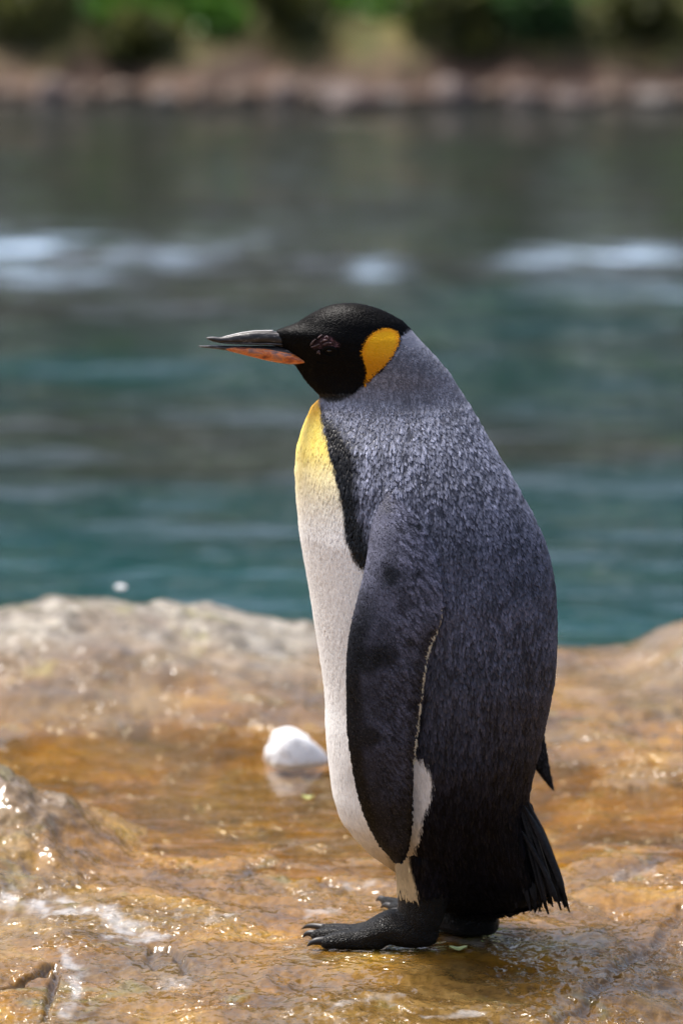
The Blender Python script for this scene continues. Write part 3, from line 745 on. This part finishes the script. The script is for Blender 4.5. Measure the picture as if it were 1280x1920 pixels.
def pattern(p, zn):
    u, v = flat(p); nz = 4.0 * fbm(u / 14, v / 20, 3, 900)
    g = sstep(640, 1100, v); g2 = sstep(1050, 1560, v)
    grey = lin(134, 137, 151)[None] * (1 - g)[:, None] + lin(82, 85, 103)[None] * g[:, None]  # silver sheen of the upper back painted into the grey plumage, fading downward
    grey = grey * (1 - g2)[:, None] + lin(12, 12, 17)[None] * g2[:, None]
    patch = fbm(u / 60, v / 90, 3, 910); grey = grey * (1 + .35 * patch)[:, None]
    c = grey
    st = sstep(12, -10, poly_sd(u, v, STRIPE) + nz)[:, None]; c = c * (1 - st) + lin(10, 10, 12) * st
    wsd = poly_sd(u, v, WHITE) + nz * .6
    y1 = (sstep(1010, 790, v) * (1 + .12 * fbm(u / 16, v / 50, 2, 925))).clip(0, 1)[:, None]; y0 = sstep(800, 745, v)[:, None]; low = sstep(1480, 1640, v)[:, None]
    white = np.array([0.95, 0.94, 0.92]) * (1 - y1) + np.array([0.98, 0.76, 0.15]) * y1
    white = white * (1 - y0) + np.array([0.96, 0.50, 0.02]) * y0
    white = white * (1 - low) + np.array([0.60, 0.46, 0.27]) * low
    dirt = sstep(.1, .6, fbm(u / 22, v / 60, 3, 920))[:, None] * sstep(1350, 1550, v)[:, None]
    white = white * (1 - .3 * dirt)
    k = sstep(3, -3, wsd)[:, None]; c = c * (1 - k) + white * k
    k = sstep(2, -2, poly_sd(u, v, HEAD) + nz * .5)[:, None]; c = c * (1 - k) + lin(8, 8, 9) * k
    ed = poly_sd(u, v, EAR) + nz * .4
    k = sstep(1.5, -1.5, ed)[:, None]
    ear = np.array([1.0, 0.40, 0.001]) * (1 - sstep(630, 700, v)[:, None] * .35) + np.array([.0, .10, .0]) * sstep(-2, -9, ed)[:, None] * sstep(690, 630, v)[:, None]
    c = c * (1 - k) + ear * k
    BROW = [(580, 650), (588, 640), (596, 632), (604, 627), (614, 630), (624, 637), (632, 645), (628, 649), (612, 648), (598, 651), (586, 653)]
    k = sstep(3, -4, poly_sd(u, v, BROW) + nz)[:, None] * (.25 + .75 * sstep(-.05, .5, fbm(u / 5 + v / 9, v / 3.2 - u / 12, 3, 955)))[:, None]
    c = c * (1 - k) + lin(112, 82, 90) * k
    # flippers: glossy sheen painted as lighter blue-grey up top, darker towards the tip
    bl = sstep(.05, .40, fbm(u / 38, v / 34, 3, 930) - .35 * sstep(1300, 1550, v) * 0)
    le = np.interp(v, FL[:, 0], FL[:, 1]); tr = np.interp(v, FL[:, 0], FL[:, 2]); s = (u - le) / np.maximum(tr - le, 5)
    fg = lin(94, 95, 112)[None] * (1 - sstep(1000, 1330, v))[:, None] + lin(62, 64, 79)[None] * sstep(1000, 1330, v)[:, None]
    fg = fg * (1 - sstep(1400, 1530, v) * .8)[:, None]
    fg = fg * (1 - .35 * bl)[:, None]
    fg = fg * (1 - .88 * sstep(.30, .12, s + .05 * fbm(u / 20, v / 30, 2, 945)) * sstep(1080, 1200, v))[:, None]
    fg = fg * (1 - .6 * sstep(.78, .92, s) * sstep(1130, 1200, v))[:, None]
    for bx, by, br in ((733, 1076, 20), (784, 1072, 9), (772, 1100, 7), (748, 1116, 5), (784, 985, 7), (720, 1225, 30), (690, 1235, 30), (690, 1375, 24), (765, 1200, 10)):
        dd = np.hypot(u - bx, (v - by) * 1.05) + nz * 1.2; fg = fg * (1 - .82 * sstep(br * 1.25, br * .5, dd))[:, None]
    edge = (s > .965) & (v > 1140) & (v < 1440) & (p[:, 1] < 0)
    fg = np.where((edge & (fbm(u / 4, v / 5, 2, 940) > -.25))[:, None], np.array([.66, .62, .50]), fg)
    c = np.where((zn == 1)[:, None], fg, c)
    farf = (zn == 1) & (p[:, 1] > 0)
    c = np.where(farf[:, None], lin(38, 34, 34), c)
    c = np.where((zn == 2)[:, None], lin(6, 6, 6) * (1 + .4 * fbm(u / 10, v / 10, 3, 950))[:, None], c)
    return np.clip(c, 0.002, 1)
zn, DD = zone(V)
# feet begin below the feather line
u_, v_ = flat(V)
zn = np.where((zn == 2) & (V[:, 2] > 0.090), 0, zn)
C = pattern(V, zn)
# wrinkled skin over the eye
put_col(me_body, 'Col', C * np.where((zn == 2) | (C.mean(1) > .3), .95, .6)[:, None]); put_col(me_body, 'foot', np.repeat((zn == 2).astype(float)[:, None], 3, 1))
me_body.materials.clear(); me_body.materials.append(M_BODY)
me_body.transform(__import__('mathutils').Matrix.Translation(-Vector(RO)))
me_body.polygons.foreach_set('use_smooth', np.ones(len(me_body.polygons), bool))
body = part('body', me_body)

# ---- plumage
me_body.calc_loop_triangles()
tri = np.empty(len(me_body.loop_triangles) * 3, np.int32); me_body.loop_triangles.foreach_get('vertices', tri); tri = tri.reshape(-1, 3)
A, B, Cc = V[tri[:, 0]], V[tri[:, 1]], V[tri[:, 2]]
fn = np.cross(B - A, Cc - A); ar = np.linalg.norm(fn, axis=1) / 2; fn /= (2 * ar + 1e-15)[:, None]
# vertex normals
VN = np.zeros_like(V)
for k in range(3): np.add.at(VN, tri[:, k], fn * ar[:, None])
VN /= np.linalg.norm(VN, axis=1)[:, None] + 1e-12
tz = zn[tri[:, 0]]
dens = np.where(tz == 0, 1.0, np.where(tz == 1, 2.6, 0.0))
uu, vv = flat((A + B + Cc) / 3)
dens = dens * np.where((vv > 1695) & (uu < 850), 0.0, 1.0)
dens = dens * (1 + 1.6 * sstep(840, 730, vv) * (tz == 0)) * np.where((A[:, 1] > 0.03), 0.35, 1.0)
pr = ar * dens; pr /= pr.sum()
NF = 190000
ti = rng.choice(len(tri), NF, p=pr)
r1, r2 = np.sqrt(rng.random(NF)), rng.random(NF)
ba = np.stack([1 - r1, r1 * (1 - r2), r1 * r2], 1)
pos = (V[tri[ti]] * ba[:, :, None]).sum(1); nor = (VN[tri[ti]] * ba[:, :, None]).sum(1); nor /= np.linalg.norm(nor, axis=1)[:, None]
z_ = tz[ti]; u, v = flat(pos)
d = np.tile(np.array([0.10, 0, -1.0]), (NF, 1))
hd = sstep(790, 640, v); d = d * (1 - hd)[:, None] + np.array([1.0, 0, -.25]) * hd[:, None]
tl = sstep(1480, 1600, v) * sstep(860, 960, u); d[:, 0] += .45 * tl
brs = sstep(800, 1000, v) * 0
fl = z_ == 1; d[fl] = np.array([.55, 0, -1.0])
d += rng.normal(size=(NF, 3)) * np.where(fl, .07, .09)[:, None]
d -= nor * (d * nor).sum(1)[:, None]; d /= np.linalg.norm(d, axis=1)[:, None] + 1e-9
sd = np.cross(nor, d)
L = np.where(fl, .0050, .0092) * (1 - .50 * sstep(850, 720, v)); Wf = np.where(fl, .0023, .0032) * (1 - .45 * sstep(850, 720, v))
L = np.where((~fl) & (v > 1200), L * (1 + .5 * sstep(1200, 1500, v)), L)
L *= 1 + 1.0 * tl; L *= rng.uniform(.7, 1.3, NF); Wf *= rng.uniform(.75, 1.3, NF)
base = pattern(pos, z_)
lum = base.mean(1)
iswhite = lum > .30; isear = (base[:, 0] > .5) & (base[:, 2] < .1) & (v < 740)
L = np.where(iswhite & ~isear, L * 1.35, L); Wf = np.where(iswhite & ~isear, Wf * .8, Wf); L = np.where(isear, .0055, L)
lift = np.where(fl, .0004, np.where(iswhite, .0006, .0013)) * rng.uniform(.4, 1.5, NF) * (1 - .75 * sstep(790, 720, v))
p0 = pos - nor * .0004; pm = pos + d * (L * .55)[:, None] + nor * (lift * .8 + .0005)[:, None]
pl = pos + d * (L * .62)[:, None] + sd * Wf[:, None] * .5 + nor * (lift * .2)[:, None]
prr = pos + d * (L * .62)[:, None] - sd * Wf[:, None] * .5 + nor * (lift * .2)[:, None]
pt = pos + d * L[:, None] + nor * lift[:, None] - nor * (L * L * 3.0)[:, None]
FV = np.stack([p0, pl, prr, pm, pt], 1)
# wet feathers cling together in small tufts: each tuft has its own tone and stands a little proud
def tuft_noise(a, b, tw, tl, s): return fbm(a / tw, b / tl, 2, s) + .5 * fbm(a / tw * 2.7, b / tl * 2.2, 2, s + 10)
ax = u + .12 * (v - 900); kd = sstep(980, 1200, v)
tuft = tuft_noise(ax, v, 3.2, 9.0, 960) * (1 - kd) + tuft_noise(ax, v, 3.3, 15.0, 964) * kd
tuft = np.where(fl, tuft_noise(u * .80 - v * .60, u * .60 + v * .80, 3.4, 10.0, 968) * .9, tuft) + .25 * fbm(u / 40, v / 60, 2, 990)
sfl = (u - np.interp(v, FL[:, 0], FL[:, 1])) / np.maximum(np.interp(v, FL[:, 0], FL[:, 2]) - np.interp(v, FL[:, 0], FL[:, 1]), 5)
tk = (.35 + .65 * sstep(725, 850, v)) * np.where(fl, .35 + .85 * sstep(.3, .6, sfl), 1.0)
FV += (nor * (np.where(iswhite, .0004, np.where(fl, .0007, .0015)) * np.clip(tuft, -1, 1) * tk)[:, None])[:, None, :]
var = np.where(iswhite | isear, np.where(isear, rng.uniform(.94, 1.08, NF), rng.uniform(.88, 1.06, NF) * (1 + .06 * tuft)), rng.uniform(.65, 1.3, NF) * np.clip(1 + 1.25 * tuft * tk, .15, 2.4))
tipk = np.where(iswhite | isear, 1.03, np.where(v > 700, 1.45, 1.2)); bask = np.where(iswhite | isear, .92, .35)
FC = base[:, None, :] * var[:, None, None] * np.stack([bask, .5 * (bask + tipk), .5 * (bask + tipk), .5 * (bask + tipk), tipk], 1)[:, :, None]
SPEC = np.where(fl, .85, 1 - .75 * sstep(1250, 1550, v)) * np.clip(.25 + (v > 735) * 1.0 + isear, 0, 1) * np.where((rng.random(NF) < .12) & (v > 735), 1.8, .8)
k = np.arange(NF)[:, None] * 5
FF = np.concatenate([k + [0, 1, 3], k + [0, 3, 2], k + [1, 4, 3], k + [3, 4, 2]])
FVf = FV.reshape(-1, 3); FVf[:, 2] = np.maximum(FVf[:, 2], .004)
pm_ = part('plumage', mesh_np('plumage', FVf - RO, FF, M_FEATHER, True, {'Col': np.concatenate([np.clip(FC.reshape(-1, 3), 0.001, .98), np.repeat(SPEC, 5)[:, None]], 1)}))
pm_['kind'] = 'stuff'

# ---- bill
M_BILL = Mat('bill_horn'); _b = M_BILL
co = _b.coord(); mp = _b.n('ShaderNodeMapping'); _b.l(co, mp.inputs[0]); mp.inputs['Scale'].default_value = (.25, 1, 1)
nb = _b.noise(260, 4, .6, mp.outputs[0], .4)
_b.l(_b.ramp(nb, [(.35, (.008, .008, .009)), (.55, (.03, .029, .032)), (.68, (.20, .19, .19))]), _b.b.inputs['Base Color'])
_b.set(Roughness=.34); _b.l(_b.bump(nb, .5, .002), _b.b.inputs['Normal'])
M_PLATE = Mat('bill_plate'); _b = M_PLATE
co = _b.coord(); mp = _b.n('ShaderNodeMapping'); _b.l(co, mp.inputs[0]); mp.inputs['Scale'].default_value = (.45, 1, 1)
nb = _b.noise(120, 4, .6, mp.outputs[0], .5)
_b.l(_b.ramp(nb, [(.30, (.14, .04, .03)), (.41, (.45, .10, .03)), (.52, (.70, .22, .06)), (.60, (.42, .17, .11)), (.70, (.17, .11, .11))]), _b.b.inputs['Base Color'])
_b.set(Roughness=.36); _b.l(_b.bump(nb, .5, .002), _b.b.inputs['Normal'])
def blade(topb, xs_px, wid, n=22, y0=0.0, taper=1.0):
    """horizontal loft: for each x pixel a top and bottom edge pixel and a half width"""
    rings = []
    a = np.linspace(0, 2 * np.pi, n, endpoint=False)
    for (x, t, b), w_ in zip(topb, wid):
        c = (t + b) / 2; h = (b - t) / 2
        q = P(np.full(n, x), c - h * np.sin(a), 0.0); q[:, 1] = y0 + w_ * np.sign(np.cos(a)) * np.abs(np.cos(a)) ** .8
        rings.append(q)
    return loft(np.array(rings))
def dens_blade(tb, wid, m=36, **kw):
    tb = np.asarray(tb, float); s = np.linspace(0, 1, m); k = np.linspace(0, 1, len(tb))
    q = np.stack([np.interp(s, k, tb[:, i]) for i in range(3)], 1); w_ = np.interp(s, k, wid)
    return blade(q, None, w_, **kw)
up_tb = [(552, 630, 655), (530, 622, 651), (506, 620, 647), (477, 620.5, 646), (452, 624, 646), (428, 629.5, 645), (412, 632, 643), (398, 631, 640), (387, 632.5, 635)]
lo_tb = [(572, 664, 681), (545, 652, 683.5), (520, 649, 680), (496, 648, 674.5), (470, 648, 668), (453, 648, 664), (430, 648, 658), (410, 647.5, 654.5), (390, 647.5, 652.5), (373, 648, 650.5)]
v, f = dens_blade(up_tb, [.006, .0100, .0098, .0092, .0083, .0068, .0056, .0045, .0020])
um = part('upper_mandible', mesh_np('upper_mandible', v - RO, f, M_BILL.m))
# culmen ridge: the paler horn strip along the top
v, f = dens_blade([(512, 618.6, 622.5), (477, 619.3, 623), (452, 622.8, 626), (428, 628.5, 631), (414, 632, 633.5)], [.0046, .0042, .0036, .0028, .0012])
part('culmen_ridge', mesh_np('culmen_ridge', v - RO, f, simple('pale_horn', (.30, .29, .28), .3)), um)
# groove lip along the side of the upper mandible
v, f = dens_blade([(530, 641, 648), (500, 640, 646.5), (470, 640.5, 646), (440, 640, 645), (418, 640, 643.5)], [.0112, .0108, .0100, .0086, .0066])
part('bill_lip', mesh_np('bill_lip', v - RO, f, M_BILL.m), um)
v, f = dens_blade(lo_tb, [.0150, .0140, .0128, .0112, .0098, .0086, .0068, .0050, .0036, .0015])
lm_ = part('lower_mandible', mesh_np('lower_mandible', v - RO, f, M_BILL.m))
for nm in ('plate',):
    v, f = dens_blade([(571, 672, 679), (560, 664, 681.5), (545, 657, 682), (520, 652, 679.5), (496, 649.5, 674.8), (470, 648.8, 668.2), (453, 648.6, 664), (435, 648.8, 659.5), (420, 650, 655)], [.0200, .0195, .0172, .0148, .0126, .0108, .0096, .0080, .0055])
    part('orange_plate', mesh_np('orange_plate', v - RO, f, M_PLATE.m), lm_)['label'] = 'orange scuffed side plate of the lower bill'

# ---- eyes and eyelids
M_EYE = simple('eye', (.010, .009, .009), .12)
M_LID = Mat('eyelid_skin'); _b = M_LID; co = _b.coord(); nb = _b.noise(420, 4, .6, co, .5)
_b.l(_b.ramp(nb, [(.36, (.016, .011, .013)), (.52, (.09, .052, .062)), (.66, (.32, .22, .24))]), _b.b.inputs['Base Color']); _b.set(Roughness=.38); _b.l(_b.bump(nb, .8, .004), _b.b.inputs['Normal'])
M_LIDD = simple('dark_lid', (.004, .004, .004), .8, Specular_IOR_Level=.08)
bt = BVHTree.FromPolygons([Vector(p) for p in V], [tuple(int(i) for i in t) for t in tri])
def on_head(px, py_, side):
    o_ = Vector(CAM); q = Vector(P(px, py_, 0.0)); hit = bt.ray_cast(o_, (q - o_).normalized())
    p = np.array(hit[0]) if hit[0] else P(px, py_, -.045); n = np.array(hit[1]) if hit[0] else np.array([0, -1, 0])
    if side > 0: p = p * [1, -1, 1]; n = n * [1, -1, 1]
    return p, n
for side in (-1, 1):
    p, n = on_head(617, 658, side)
    v, f = lump((.0050, .0050, .0030), 3, 3, 0.0); part('eye', mesh_np('eye', v + p - n * .0026 - RO, f, M_EYE))
    for nm, pts, rad in (('eyelid', [(603, 659), (610, 653), (619, 651), (629, 654), (634, 659)], [.0008, .0018, .0020, .0018, .0008]),
                         ('eyelid', [(604, 660), (611, 665), (620, 667), (630, 665), (635, 660)], [.0006, .0008, .0009, .0008, .0006]),
                         ('brow_skin', [(582, 647), (587, 641), (592, 636)], [.0006, .0013, .0007]),
                         ('brow_skin', [(596, 634), (601, 630), (604, 628)], [.0006, .0013, .0006]),
                         ('brow_skin', [(584, 650), (592, 648), (599, 645)], [.0006, .0012, .0006]),
                         ('brow_skin', [(601, 641), (607, 638), (614, 637)], [.0006, .0014, .0007]),
                         ('brow_skin', [(606, 646), (613, 643), (622, 643)], [.0006, .0014, .0007]),
                         ('brow_skin', [(609, 633), (613, 631), (616, 634)], [.0006, .0012, .0006]),
                         ('brow_skin', [(595, 662), (598, 658), (600, 663)], [.0008, .0016, .0008]),
                         ('cheek_fold', [(594, 679), (604, 681), (614, 681)], [.0004, .0007, .0004])):
        pp = [on_head(a, b, side) for a, b in pts]
        v, f = tube([q + m * .0012 for q, m in pp], rad, 9, up=(0, 1, 0), sub=6); part(nm, mesh_np(nm, v - RO, f, M_LID.m if nm == 'brow_skin' else M_LIDD))

# ---- claws
M_CLAW = simple('claw', (.014, .013, .013), .45)
for a, b, r, cl in claws:
    dv = (b - a) / np.linalg.norm(b - a); dv[2] = 0
    v, f = tube([b - dv * .006 + [0, 0, .001], b + dv * cl * .35 + [0, 0, .0022], b + dv * cl * .72 + [0, 0, .0005], b + dv * cl + [0, 0, -.0045]], [r * .80, r * .62, r * .42, r * .10], 12)
    v[:, 2] = np.maximum(v[:, 2], .0008); part('claw', mesh_np('claw', v - RO, f, M_CLAW))
for a, b, r in far_claws:
    dv = (b - a) / np.linalg.norm(b - a); dv[2] = 0
    v, f = tube([b - dv * .005, b + dv * .009 + [0, 0, .002], b + dv * .018, b + dv * .025 + [0, 0, -.004]], [r * .75, r * .6, r * .4, r * .1], 12)
    v[:, 2] = np.maximum(v[:, 2], .0008); part('claw', mesh_np('claw', v - RO, f, M_CLAW))

# ---- tail feathers: stiff narrow blades in a fan
M_TAIL = Mat('tail_feather'); _b = M_TAIL; co = _b.coord(); nb = _b.noise(220, 3, .6, co)
_b.l(_b.ramp(nb, [(.35, (.004, .004, .005)), (.7, (.018, .018, .022))]), _b.b.inputs['Base Color']); _b.set(Roughness=.5, Specular_IOR_Level=.25)
def vane(p0, p1, p2, w_, up):
    n = 15; t = np.linspace(0, 1, n)[:, None]
    c = (1 - t) ** 2 * p0 + 2 * t * (1 - t) * p1 + t * t * p2
    tan = np.gradient(c, axis=0); tan /= np.linalg.norm(tan, axis=1)[:, None]
    s = np.cross(tan, up); s /= np.linalg.norm(s, axis=1)[:, None]; nn = np.cross(s, tan)
    t = t[:, 0]; wv = w_ * np.minimum(1, .35 + 2.2 * t) * np.clip((1 - t) * 4.5, .04, 1) ** .8
    rag = 1 + .18 * rng.normal(size=n) * sstep(.6, 1, t)
    cols_ = []
    for k, h in ((-1, -.0012), (-.45, .0002), (0, .0016), (.45, .0002), (1, -.0012)):
        cols_.append(c + s * (k * wv * rag)[:, None] + nn * h)
    top = np.stack(cols_, 1).reshape(-1, 3); bot = top - np.repeat(nn, 5, 0) * .0007
    f = grid_faces(n, 5); return np.concatenate([top, bot]), [np.concatenate([f, f[:, ::-1] + n * 5])]
TT = np.array([(1069, 1700), (1057, 1700), (1042, 1693), (1028, 1690), (1016, 1703), (1010, 1706), (1000, 1700), (990, 1700), (980, 1698), (972, 1692), (960, 1686), (948, 1688), (940, 1680), (930, 1684), (918, 1676)], float)
NTL = 27
for i in range(NTL):
    s = i / (NTL - 1); tx, ty = [np.interp(s * (len(TT) - 1), np.arange(len(TT)), TT[:, q]) for q in (0, 1)]
    for j in range(4):
        yy = [-.062, -.036, -.010, .022][j] * (1 - .30 * s) + rng.normal() * .004
        bx = 984 - 80 * s + rng.normal() * 6; by = 1515 + 60 * s + rng.normal() * 22
        tx2 = tx + rng.normal() * 3.5 - (3 - j) * 3; ty2 = ty + rng.normal() * 8 - (3 - j) * 5 + 3
        a, e = P(bx, by, yy * 1.05), P(tx2, ty2, yy * 1.2)
        m_ = (a + e) / 2 + np.array([.002 + .006 * (1 - s), 0, .004])
        v, f = vane(a, m_, e, .0036 + .0022 * rng.random(), np.array([.55, -.80, .25]) + rng.normal(size=3) * .18)
        v[:, 2] = np.maximum(v[:, 2], .006)
        part('tail_feather', mesh_np('tail_feather', v - RO, f, M_TAIL.m))
# one loose hair-thin feather shaft off the rump
v, f = tube([P(1008, 1585, -.01), P(1022, 1603, -.01), P(1029, 1625, -.01)], [.0009, .0007, .0003], 6, up=(0, 1, 0), sub=4)
part('loose_shaft', mesh_np('loose_shaft', v - RO, f, M_TAIL.m))
